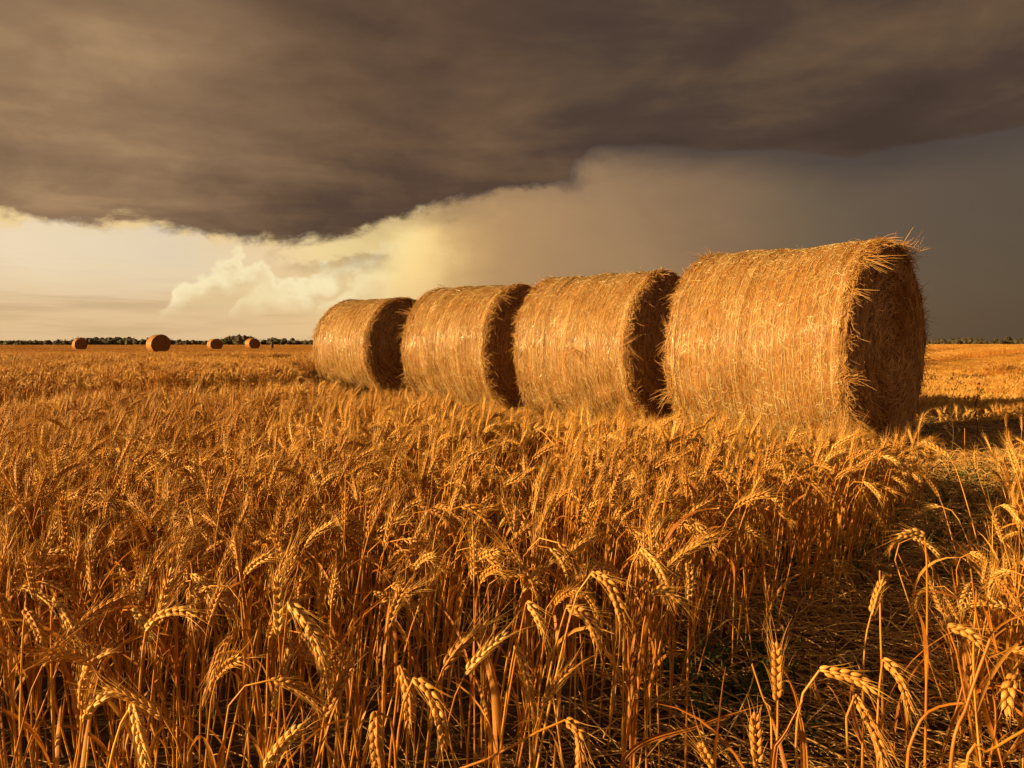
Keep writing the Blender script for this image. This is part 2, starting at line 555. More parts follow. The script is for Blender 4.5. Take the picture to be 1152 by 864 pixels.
def make_ear(curve, rg, nodes=11, awn=0.06, coarse=False, fat=1.0):
    """ear and awns along a curve, base to tip"""
    ge, ga = Geo(), Geo()
    L = np.linalg.norm(np.diff(curve, axis=0), axis=1).sum()
    C = resample(curve, nodes + 1)
    tw = rg.uniform(0, 6.28)
    V, Q = tubes(C[None], np.full((1, nodes + 1), 0.0016), 4, rg)
    ge.add(V, Q)
    tips = []
    gl = L / nodes * 2.1
    for i in range(nodes):
        t, u, w = frame_at(C, i)
        f = math.sin(math.pi * min(0.92, 0.22 + 0.72 * i / nodes)) ** 0.6
        a0 = tw + (0 if i % 2 else math.pi) + rg.normal() * 0.12
        for da in (-0.62, 0.62):
            a = a0 + da
            sd = math.cos(a) * u + math.sin(a) * w
            ax = t + sd * (0.36 + rg.normal() * 0.05)
            tip = grain(ge, C[i] + sd * 0.0021 * fat, ax, sd, gl * (0.85 + 0.25 * f), 0.0033 * fat * f * rg.uniform(0.88, 1.1), 4 if coarse else 6)
            tips.append((tip, t, sd))
    t, u, w = frame_at(C, nodes)
    tips.append((grain(ge, C[-1] - t * gl * 0.3, t, u, gl * 0.9, 0.0026 * fat, 4 if coarse else 6), t, u))
    P, Rr = [], []
    for tip, t, sd in tips:
        if awn <= 0 or rg.random() < (0.38 if coarse else 0.18):
            continue
        l = awn * rg.uniform(0.5, 1.0)
        dr = t + sd * rg.uniform(0.04, 0.22) + rg.normal(size=3) * 0.05
        dr /= np.linalg.norm(dr)
        k = np.linspace(0, 1, 4)[:, None]
        P.append(tip - dr * 0.002 + dr * l * k + sd * l * 0.16 * k ** 2 + np.array([0, 0, -0.05 * l]) * k ** 2)
        r0 = 0.00055 if not coarse else 0.0009
        Rr.append(np.array([1, 0.85, 0.6, 0.25]) * r0)
    if P:
        V, Q = tubes(np.array(P), np.array(Rr), 3, rg)
        ga.add(V, Q)
    return ge, ga


def make_leaf(g, base, dirv, ln, wd, rg, n=9):
    """long dry blade: leaves the stem, arches over and twists"""
    d = dirv / np.linalg.norm(dirv)
    side = np.cross(d, [0, 0, 1.0])
    side /= np.linalg.norm(side) + 1e-9
    pts, wv = [], []
    p = np.array(base, float)
    th = rg.uniform(0.05, 0.35)
    bend = rg.uniform(0.2, 2.0)
    tws = rg.uniform(-2.2, 2.2)
    wob = rg.normal() * 0.3
    for i in range(n):
        u = i / (n - 1)
        a = th + bend * u ** 1.6
        dv = d * math.sin(a) + np.array([0, 0, math.cos(a)]) + side * wob * u
        dv /= np.linalg.norm(dv)
        pts.append(p.copy())
        nrm = np.cross(side, dv)
        ang = tws * u
        wv.append((side * math.cos(ang) + nrm * math.sin(ang)) * wd * min(1, 0.45 + 2 * u) * max(0.06, 1 - u ** 2.5) * 0.5)
        p = p + dv * ln / (n - 1)
    pts, wv = np.array(pts), np.array(wv)
    mid = np.cross(wv, np.gradient(pts, axis=0))
    mid /= np.linalg.norm(mid, axis=1, keepdims=True) + 1e-9
    V = np.stack([pts - wv, pts + mid * np.linalg.norm(wv, axis=1, keepdims=True) * 0.45, pts + wv], 1).reshape(-1, 3)
    Q = []
    for i in range(n - 1):
        a = i * 3
        Q += [[a, a + 1, a + 4, a + 3], [a + 1, a + 2, a + 5, a + 4]]
    g.add(V, Q)


def stalk_curve(h, lean, nod, ear_l, az, rg, nod_start=0.80):
    """stem curve that leans and nods; returns stem points and ear points"""
    n = 44
    total = h + ear_l
    ds = total / n
    th = lean
    p = np.zeros(3)
    pts = [p.copy()]
    wob = rg.normal(size=2) * 0.05
    d = np.array([math.cos(az), math.sin(az), 0])
    s_ = np.array([-math.sin(az), math.cos(az), 0])
    for i in range(n):
        u = (i + 0.5) / n
        k = min(1, max(0, (u - nod_start) / (1 - nod_start)))
        a = lean * (0.4 + 0.9 * u) + nod * (1 - (1 - k) ** 1.7)
        p = p + ds * (d * math.sin(a) + np.array([0, 0, math.cos(a)]) + s_ * (wob[0] + wob[1] * math.sin(5 * u)))
        pts.append(p.copy())
    pts = np.array(pts)
    k = int(round(n * h / total))
    return pts[:k + 1], pts[k:]


def build_stalk(stem, ear, rg, leaves=1, awn=0.06, coarse=False, fat=1.0, thick=1.0, nodes=14):
    """returns Geo for stem, ear, awns, leaf"""
    gs, gl = Geo(), []
    n = 5 if coarse else 16
    C = resample(stem, n)
    rr = np.linspace(0.0023, 0.0013, n) * thick
    if not coarse:
        rr[[5, 10]] *= 1.45
    V, Q = tubes(C[None], rr[None], 3 if coarse else 6, rg)
    gs.add(V, Q)
    if ear is not None:
        ge, ga = make_ear(ear, rg, nodes=(8 if coarse else nodes), awn=awn, coarse=coarse, fat=fat * (1.1 if coarse else 1.0))
    else:
        ge = ga = None
    for k in range(leaves):
        i = int(len(C) * rg.uniform(0.25, 0.72))
        a = rg.uniform(0, 6.28)
        gl.append(Geo())
        make_leaf(gl[-1], C[i], np.array([math.cos(a), math.sin(a), 0]), rg.uniform(0.12, 0.30), rg.uniform(0.006, 0.014) * (1.2 if coarse else 1), rg, 5 if coarse else 10)
    return gs, ge, ga, gl


# ------------------------------------------------------------------ the row of bales: positions (fitted to the place)
BALES = [  # x, y, compass angle of the right end face, radius, width
    (-2.508, 14.236, 129.0, 0.925, 1.440),
    (-0.423, 11.157, 125.5, 0.925, 1.500),
    (1.213, 9.347, 128.5, 0.928, 1.565),
    (2.690, 7.160, 135.5, 0.948, 1.640)]
LABELS = [
    'farthest and smallest bale of the close row of four, at its left end',
    'round straw bale second from the left in the close row of four',
    'third bale of the close row, with a dark straw tuft on its side',
    'nearest and largest bale with a ragged fringed end, right end of the row']


def vnoise(x, seed, n=256):
    r = np.random.default_rng(seed).normal(size=n)
    i = np.floor(x).astype(int)
    f = x - i
    f = f * f * (3 - 2 * f)
    return r[i % n] * (1 - f) + r[(i + 1) % n] * f


def make_bale(i, X, Y, az, R, L, detail=1.0, name='straw_bale'):
    rg = np.random.default_rng(100 + i)
    root = empty(name, (X, Y, -0.03), math.atan2(math.cos(R_(az)), math.sin(R_(az))))

    def rad(th, v):                       # radius of the roll at angle th and position v along the axis
        g = vnoise(v * 30 + 50, 11 + i) * 0.004 + vnoise(v * 7 + 20, 12 + i) * 0.009
        th = np.mod(th, 2 * np.pi)
        w_ = np.clip((th - 5.6) / 0.68, 0, 1)                                     # blends the seam of the noise
        nz = lambda f, s_, a_: (vnoise(th * f + v * s_ + 40, a_) * (1 - w_) + vnoise((th - 2 * np.pi) * f + v * s_ + 40, a_) * w_)
        lo = nz(1.4, 1.1, 13 + i) * 0.011 + nz(5, 3, 14 + i) * 0.006
        lo = lo - 0.030 * np.clip(-np.sin(th) - 0.75, 0, 1) * 4 * 0.25 + 0.012 * np.cos(2 * th + i) * (0.6 + 0.3 * i)
        e = np.clip((np.abs(v) / (L / 2) - 0.86) / 0.14, 0, 1)
        return R + g + lo + 0.012 * np.sin(np.pi * np.clip(e, 0, 1)) - 0.018 * e ** 3

    def cyl(th, v, dr=0.0):
        r = rad(th, v) + dr
        return np.stack([v + 0 * th, r * np.cos(th), R + r * np.sin(th)], -1)

    nu, nv = 150, 60
    th = np.linspace(0, 2 * np.pi, nu, endpoint=False)
    vv = np.linspace(-L / 2, L / 2, nv)
    TH, VV = np.meshgrid(th, vv, indexing='ij')
    V = cyl(TH, VV).reshape(-1, 3)
    a = np.arange(nu)[:, None] * nv
    a2 = ((np.arange(nu) + 1) % nu)[:, None] * nv
    j = np.arange(nv - 1)[None]
    g = Geo()
    g.add(V, np.stack([a + j, a2 + j, a2 + j + 1, a + j + 1], -1).reshape(-1, 4))
    roll = g.obj('rolled_side', [M_CORE], root)
    # straw lying round the roll
    N = 0 if detail < 0.5 else int(21000 * detail)
    t0 = rg.uniform(0, 2 * np.pi, N)
    v0 = rg.uniform(-L / 2, L / 2, N)
    ln = rg.uniform(0.03, 0.13, N)
    phi = np.where(rg.random(N) < 0.70, rg.normal(0, 0.13, N), rg.normal(0, 0.9, N))
    s = np.linspace(-0.5, 0.5, 5)[None]
    bow = rg.normal(0, 0.05, N)[:, None]
    tt = t0[:, None] + s * (ln * np.cos(phi))[:, None] / R
    vs = np.clip(v0[:, None] + s * (ln * np.sin(phi))[:, None] + bow * (s ** 2) * 2, -L / 2, L / 2)
    lift = rg.uniform(-0.001, 0.0045, N)[:, None] + (rg.random(N) < 0.02)[:, None] * np.abs(rg.normal(0, 0.03, N))[:, None] * (s + 0.5) ** 2
    P = cyl(tt, vs, lift) if N else None
    rr = rg.uniform(0.0010, 0.0019, N)[:, None] * np.array([0.7, 1, 1, 1, 0.6])[None]
    if N:
        g = Geo()
        g.add(*tubes(P, rr, 3, rg))
        g.obj('straw_covering', [M_STRAW], root)
    # thin twine wound round the roll
    if N:
        nt = int(L / 0.062)
        vt = np.linspace(-L / 2 + 0.04, L / 2 - 0.04, nt) + rg.normal(0, 0.012, nt)
        tt = np.linspace(0, 2 * np.pi, 90)
        P = np.stack([cyl(tt, v_ + 0.010 * np.interp(tt, np.linspace(0, 6.2832, 12), np.concatenate([q_ := rg.normal(size=11), q_[:1]])), 0.0035 + 0.0025 * np.sin(tt * 17 + k_)) for k_, v_ in enumerate(vt)])
        g = Geo()
        g.add(*tubes(P, np.full((nt, 90), 0.0017), 4, rg))
        g.obj('twine_wrap', [M_TWINE], root)
    # ends
    for sgn in (1, -1):
        nr, na = 22, 96
        rho = np.linspace(0.0, 1.0, nr)
        aa = np.linspace(0, 2 * np.pi, na, endpoint=False)
        RH, AA = np.meshgrid(rho, aa, indexing='ij')

        def bulge(rh, an):
            b = 0.03 * (1 - rh ** 2) + vnoise(rh * 14 + an * 0.5 + 60, 31 + i) * 0.009 + vnoise(an * 4 + rh * 3 + 60, 32 + i) * 0.007
            if i == 3 and sgn == 1:                    # the hollow in the near bale's end
                hy, hz = rh * np.cos(an) * R, rh * np.sin(an) * R
                b = b - 0.11 * np.exp(-(((hy - 0.16) / 0.085) ** 2 + ((hz - 0.06) / 0.085) ** 2))
            return b

        re = RH * (rad(AA, np.full_like(AA, sgn * L / 2)) + 0.001)
        V = np.stack([sgn * (L / 2 + bulge(RH, AA) * (RH < 0.999)), re * np.cos(AA), R + re * np.sin(AA)], -1).reshape(-1, 3)
        k = np.arange(nr - 1)[:, None] * na
        q = np.arange(na)[None]
        q2 = (q + 1) % na
        Q = np.stack([k + q, k + na + q, k + na + q2, k + q2], -1).reshape(-1, 4)
        if sgn < 0:
            Q = Q[:, ::-1]
        g = Geo()
        g.add(V, Q)
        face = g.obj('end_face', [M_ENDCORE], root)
        if detail < 0.5:
            continue
        N = int((6000 if sgn > 0 else 1200) * detail)
        rh = np.sqrt(rg.uniform(0.002, 1, N)) * 0.985
        a0 = rg.uniform(0, 2 * np.pi, N)
        ln = rg.uniform(0.05, 0.24, N)
        phi = np.where(rg.random(N) < 0.7, rg.normal(0, 0.22, N), rg.normal(0, 0.9, N))
        s = np.linspace(-0.5, 0.5, 5)[None]
        rad_ = np.clip(rh[:, None] * R + s * (ln * np.sin(phi))[:, None], 0.01, R * 0.995)
        ang = a0[:, None] + s * (ln * np.cos(phi))[:, None] / np.maximum(rad_, 0.12)
        pop = rg.uniform(0.0, 0.02, N)[:, None] + (rg.random(N) < 0.16)[:, None] * np.abs(rg.normal(0, 0.05, N))[:, None] * (s + 0.5) ** 2
        P = np.stack([sgn * (L / 2 + bulge(rad_ / R, ang) + pop), rad_ * np.cos(ang), R + rad_ * np.sin(ang)], -1)
        rr = rg.uniform(0.0013, 0.0026, N)[:, None] * np.array([0.7, 1, 1, 1, 0.5])[None]
        g = Geo()
        g.add(*tubes(P, rr, 3, rg))
        g.obj('cut_straw', [M_END], face)
        # loose straw hanging out round the rim, in clumps bent the same way
        NC = 420 if sgn > 0 else 300
        ca = rg.uniform(0, 2 * np.pi, NC)
        cn = rg.integers(3, 16, NC)
        big = np.clip(0.75 + 0.4 * vnoise(ca * 4 + 30, 41 + i), 0.4, 1.6)
        ci = np.repeat(np.arange(NC), cn)
        N = len(ci)
        a0 = ca[ci] + rg.normal(0, 0.022, N)
        ln = (rg.gamma(3.0, 0.030, NC) * big)[ci]  .clip(0.03, 0.19) * rg.uniform(0.45, 1.15, N)
        wr = np.clip(np.abs(rg.normal(0.08, 0.12, NC)), 0, 0.3)[ci] + np.clip(rg.normal(0, 0.10, N), -0.2, 0.15)
        wt = rg.normal(0, 0.85, NC)[ci] + rg.normal(0, 0.25, N)
        wx = rg.normal(0.40, 0.35, NC)[ci] + rg.normal(0, 0.18, N)
        er = np.stack([0 * a0, np.cos(a0), np.sin(a0)], -1)
        et = np.stack([0 * a0, -np.sin(a0), np.cos(a0)], -1)
        ex = np.array([sgn, 0, 0.0])[None]
        d = er * wr[:, None] + et * wt[:, None] + ex * wx[:, None]
        d /= np.linalg.norm(d, axis=1, keepdims=True)
        v0 = sgn * (L / 2 - rg.uniform(-0.01, 0.06, N))
        p0 = np.stack([v0, 0 * a0, 0 * a0 + R], -1) + er * (rad(a0, v0) - rg.uniform(-0.006, 0.03, N))[:, None]
        s = np.linspace(0, 1, 5)
        curl = rg.normal(0, 0.55, (NC, 3))[ci] + rg.normal(0, 0.25, (N, 3))
        curl[:, 2] -= 0.45
        P = p0[:, None] + d[:, None] * (ln[:, None] * s[None])[..., None] + curl[:, None] * (ln[:, None] * s[None] ** 2)[..., None] * 0.55
        rr = rg.uniform(0.0013, 0.0026, N)[:, None] * np.array([1, 1, 0.95, 0.8, 0.4])[None]
        # a packed collar of short straw under them
        M = 2600
        a0 = rg.uniform(0, 2 * np.pi, M)
        er = np.stack([0 * a0, np.cos(a0), np.sin(a0)], -1)
        et = np.stack([0 * a0, -np.sin(a0), np.cos(a0)], -1)
        v0 = sgn * (L / 2 - rg.uniform(-0.012, 0.05, M))
        p0 = np.stack([v0, 0 * a0, 0 * a0 + R], -1) + er * (rad(a0, v0) + rg.uniform(-0.02, 0.016, M))[:, None]
        d = et * rg.normal(0, 1, M)[:, None] + ex * rg.normal(0.2, 0.5, M)[:, None] + er * rg.normal(0.0, 0.18, M)[:, None]
        d /= np.linalg.norm(d, axis=1, keepdims=True)
        P2_ = p0[:, None] + d[:, None] * (rg.uniform(0.03, 0.09, M)[:, None] * (s - 0.3)[None])[..., None]
        P = np.concatenate([P, P2_])
        rr = np.concatenate([rr, rg.uniform(0.0013, 0.0026, M)[:, None] * np.ones(5)[None]])
        g = Geo()
        g.add(*tubes(P, rr, 3, rg))
        g.obj('straw_fringe', [M_FRINGE], root)
    return root


def bale_tuft(root, th, v, R, n=110):
    """a tuft of straw pulled out of the roll"""
    rg = np.random.default_rng(55)
    P = []
    for _ in range(n):
        a0, v0 = th + rg.normal() * 0.022, v + rg.normal() * 0.05
        l = rg.uniform(0.06, 0.17)
        er = np.array([0, math.cos(a0), math.sin(a0)])
        p0 = np.array([v0, 0, R]) + er * (R + 0.004)
        d = np.array([rg.normal() * 1.0, 0, -0.10 + rg.normal() * 0.25]) + er * rg.uniform(0.12, 0.5)
        d /= np.linalg.norm(d)
        s = np.linspace(0, 1, 5)[:, None]
        P.append(p0 + d * l * s + np.array([0, 0, -0.3]) * l * s ** 2)
    g = Geo()
    g.add(*tubes(np.array(P), rg.uniform(0.0012, 0.0022, n)[:, None] * np.array([[1, 1, .9, .7, .3]]), 3, rg))
    return g.obj('pulled_tuft', [M_END], root)


for i, (X, Y, az, R, L) in enumerate(BALES):
    b = make_bale(i, X, Y, az, R, L)
    tag(b, LABELS[i], 'straw bale', 'round straw bales lined up in a close row')
    if i == 2:
        bale_tuft(b, math.pi - 0.02, 0.12, R)

FAR = [  # px, distance, end-face angle, radius, label
    (90, 101, 137, 0.82, 'tiny distant round bale farthest left on the field, before the tree line'),
    (178.5, 74, 135, 0.93, 'largest of the distant bales, dark end showing, out in the open field'),
    (242, 106, 138, 0.84, 'small distant bale between the largest distant one and the post'),
    (284.5, 118, 134, 0.90, 'small distant bale next to the dark upright post')]
for k, (px, d, az, R, lab) in enumerate(FAR):
    p = at(px, 400, d)
    b = make_bale(10 + k, p[0], d, az, R, 1.35, 0.05, 'straw_bale')
    tag(b, lab, 'straw bale', 'small round bales far out on the field')


# ------------------------------------------------------------------ ground
def make_ground():
    g = Geo()
    rad = np.concatenate([[0.0], np.geomspace(0.4, 5000, 70)])
    na = 128
    aa = np.linspace(0, 2 * np.pi, na, endpoint=False)
    RR, AA = np.meshgrid(rad, aa, indexing='ij')
    X, Y = RR * np.sin(AA), RR * np.cos(AA)
    Z = np.where(RR < 25, (vnoise(X * 1.3 + 80, 3) * vnoise(Y * 1.3 + 80, 4)) * 0.012, 0) * np.clip(RR, 0, 1)
    V = np.stack([X, Y, Z], -1).reshape(-1, 3)
    k = np.arange(len(rad) - 1)[:, None] * na
    q = np.arange(na)[None]
    q2 = (q + 1) % na
    g.add(V, np.stack([k + q, k + q2, k + na + q2, k + na + q], -1).reshape(-1, 4)[:, ::-1])
    o = g.obj('field_ground', [ground_mat()])
    tag(o, 'wide flat field of soil and stubble reaching the horizon', 'field', kind='structure')


make_ground()

# ------------------------------------------------------------------ where the wheat stands
EDGE = np.array([(0.10, 0.5), (0.16, 1.4), (0.55, 2.05), (1.08, 2.75), (1.75, 3.4), (2.25, 4.15), (2.45, 4.9)])   # right edge of the standing crop, x by y


def edge_x(y):
    return np.interp(y, EDGE[:, 1], EDGE[:, 0])


def bale_k(azd):
    """how low the crop has to lie to leave the foot of each bale free, by direction"""
    return np.interp(azd, [-24, -17, -13, -8, 0, 8, 14, 20, 27, 30, 34], [0.02, 0.03, 0.080, 0.090, 0.108, 0.124, 0.136, 0.149, 0.154, 0.115, 0.080])


def crop_height(x, y):
    """height of the ripe crop: knee high in front, trampled low round the bales, cut by wheel tracks"""
    d = np.hypot(x, y)
    azd = np.degrees(np.arctan2(x, y))
    h = np.full_like(d, 0.57)
    k = bale_k(azd)
    low = np.clip(1 - k * y * np.interp(y, [3.6, 4.8], [0.88, 1.0]), 0.15, 1)
    h = np.where(y < 22, np.minimum(h, low), h)
    h = np.where((azd < -15), np.minimum(0.55, np.maximum(h, 0.30 + 0.2 * np.clip((-15 - azd) / 8, 0, 1))), h)
    h = np.where(y > 22, 0.46 - 0.28 * np.clip((y - 30) / 30, 0, 1) * (x < 0), h)
    # wheel tracks through the crop
    for (x0, y0, x1, y1, w) in ((-7.9, 4.2, -0.3, 12.9, 0.85), (-22, 17.5, -4, 34, 1.2), (-30, 9.5, -6, 32, 0.9), (8.0, 17.5, 60, 84, 1.6), (10.5, 13.5, 60, 52, 1.1), (12, 30, 90, 150, 2.6), (15, 24, 90, 100, 1.6), (-60, 36, -6, 74, 1.8)):
        ux, uy = x1 - x0, y1 - y0
        l = math.hypot(ux, uy)
        u = ((x - x0) * ux + (y - y0) * uy) / l
        sd = ((x - x0) * -uy + (y - y0) * ux) / l
        dd = np.abs(sd)
        dd = dd + 0.12 * np.sin(u * 0.9) * min(1, w)
        inside = (u > 0) & (u < l)
        verge = 1.2 + 0.8 * w                                                  # pressed-down crop on the near verge
        h = np.where(inside & (sd < 0) & (dd < w + verge), h * (0.62 + 0.38 * np.clip((dd - w) / verge, 0, 1)), h)
        h = np.where(inside & (sd > 0) & (dd < w + 0.8), h * 1.12, h)
        h = np.where((dd < w) & inside, np.minimum(h, 0.08), h)
    return h


def in_bale(x, y, pad=0.0):
    m = np.zeros(len(x), bool)
    for X, Y, az, R, L in BALES + [(at(px, 400, d)[0], d, az, R, 1.35) for px, d, az, R, _ in FAR]:
        a = np.array([math.sin(R_(az)), math.cos(R_(az))])
        u = (x - X) * a[0] + (y - Y) * a[1]
        v = (x - X) * -a[1] + (y - Y) * a[0]
        m |= (np.abs(u) < L / 2 + pad) & (np.abs(v) < R * 0.62 + pad)
    return m


def in_crop(x, y):
    """left of the mown strip"""
    return np.where(y < 4.9, x < edge_x(y) + 0.08 * np.sin(y * 9) + 0.05 * np.sin(y * 23), ~((x > 2.3 + (y - 4.9) * 0.45) & (x < 4.3 + (y - 4.9) * 0.75 + 0.3 * np.sin(y * 2.3)) & (y < 9.3)))


# ------------------------------------------------------------------ stalk variants
KINDS = [  # lean, nod, awn, number of leaves, kind of ear
    ('upright', 0.05, 0.15, 0.070), ('upright', 0.12, 0.30, 0.062), ('upright', 0.16, 0.22, 0.075),
    ('leaning', 0.20, 0.75, 0.060), ('leaning', 0.14, 1.05, 0.066), ('leaning', 0.26, 0.85, 0.055),
    ('nodding', 0.10, 1.95, 0.050), ('nodding', 0.16, 2.35, 0.045), ('nodding', 0.08, 2.75, 0.042), ('nodding', 0.20, 2.1, 0.050)]
VAR = []
for i, (kd, lean, nod, awn) in enumerate(KINDS):
    rg = np.random.default_rng(300 + i)
    h = 0.50 + 0.10 * rg.random() + (0.05 if kd == 'nodding' else 0)
    stem, ear = stalk_curve(h, lean, nod, rg.uniform(0.075, 0.095), 0.0, rg, 0.80 if kd != 'nodding' else 0.76)
    VAR.append((kd, build_stalk(stem, ear, rg, leaves=1 if i % 3 else 2, awn=awn)))
DRY = []                                                                        # bare broken stalks with leaves, no ear
for i in range(4):
    rg = np.random.default_rng(340 + i)
    stem, _ = stalk_curve(rg.uniform(0.24, 0.46), rg.uniform(0.05, 0.4), rg.uniform(0.1, 0.6), 0.02, 0.0, rg)
    DRY.append(build_stalk(stem, None, rg, leaves=3))
MATS = [M_STEM, M_EAR, M_AWN, M_LEAF]


def joined(parts):
    g = Geo()
    for mi, p in enumerate(parts):
        for q in (p if isinstance(p, list) else [p]):
            if q is not None and q.v:
                g.merge(q, mi)
    return g


def proto_collection(name, geos):
    c = bpy.data.collections.new(name)                                          # kept out of the scene: only the source of the crop's plants
    for i, g in enumerate(geos):
        o = bpy.data.objects.new('%s_plant_%02d' % (name, i), g.mesh('%s_plant' % name, MATS))
        c.objects.link(o)
    return c


C_NEAR = proto_collection('wheat_near', [joined(v) for _, v in VAR] + [joined(v) for v in DRY])


def tuft(n, spread, seed, awn=0.06, thick=1.3, hs=0.5):
    rg = np.random.default_rng(seed)
    g = Geo()
    for _ in range(n):
        kd = rg.random()
        nod = rg.uniform(0.1, 0.7) if kd < 0.45 else (rg.uniform(0.7, 1.3) if kd < 0.75 else rg.uniform(1.5, 2.5))
        az = rg.normal(0.25, 1.1)
        stem, ear = stalk_curve(rg.uniform(0.82, 1.14) * hs, abs(rg.normal(0.10, 0.10)), nod, rg.uniform(0.075, 0.1), az, rg)
        s = build_stalk(stem, ear, rg, leaves=int(rg.integers(0, 2)), awn=awn, coarse=True, fat=1.2, thick=thick)
        g.merge(joined(s), off=np.array([rg.normal() * spread, rg.normal() * spread, 0]))
    return g


C_TUFT = proto_collection('wheat_mid', [tuft(12, 0.085, 400 + i) for i in range(7)])
C_FARTUFT = proto_collection('wheat_far', [tuft(26, 0.28, 420 + i, awn=0.08, thick=2.0) for i in range(5)])


def scatter(name, coll, P, rot, scl, idx, label, cat):
    me = bpy.data.meshes.new(name)
    me.vertices.add(len(P))
    me.vertices.foreach_set('co', P.astype(np.float32).ravel())
    for nm, typ, arr in (('rot', 'FLOAT_VECTOR', rot), ('scl', 'FLOAT_VECTOR', scl), ('idx', 'INT', idx)):
        a = me.attributes.new(nm, typ, 'POINT')
        a.data.foreach_set('vector' if typ == 'FLOAT_VECTOR' else 'value', np.ascontiguousarray(arr, dtype=np.float32 if typ != 'INT' else np.int32).ravel())
    o = bpy.data.objects.new(name, me)
    COL.objects.link(o)
    ng = bpy.data.node_groups.new(name, 'GeometryNodeTree')
    ng.interface.new_socket('Geometry', in_out='INPUT', socket_type='NodeSocketGeometry')
    ng.interface.new_socket('Geometry', in_out='OUTPUT', socket_type='NodeSocketGeometry')
    N, Lk = ng.nodes, ng.links
    gi, go = N.new('NodeGroupInput'), N.new('NodeGroupOutput')
    ci = N.new('GeometryNodeCollectionInfo')
    ci.inputs['Collection'].default_value = coll
    ci.inputs['Separate Children'].default_value = True
    ci.inputs['Reset Children'].default_value = True
    ip = N.new('GeometryNodeInstanceOnPoints')
    ip.inputs['Pick Instance'].default_value = True

    def attr(nm, dt):
        n = N.new('GeometryNodeInputNamedAttribute')
        n.data_type = dt
        n.inputs['Name'].default_value = nm
        return n.outputs['Attribute']
    Lk.new(gi.outputs[0], ip.inputs['Points'])
    Lk.new(ci.outputs[0], ip.inputs['Instance'])
    Lk.new(attr('idx', 'INT'), ip.inputs['Instance Index'])
    e2r = N.new('FunctionNodeEulerToRotation')
    Lk.new(attr('rot', 'FLOAT_VECTOR'), e2r.inputs[0])
    Lk.new(e2r.outputs[0], ip.inputs['Rotation'])
    Lk.new(attr('scl', 'FLOAT_VECTOR'), ip.inputs['Scale'])
    Lk.new(ip.outputs[0], go.inputs[0])
    md = o.modifiers.new('plants', 'NODES')
    md.node_group = ng
    tag(o, label, cat, kind='stuff')
    return o


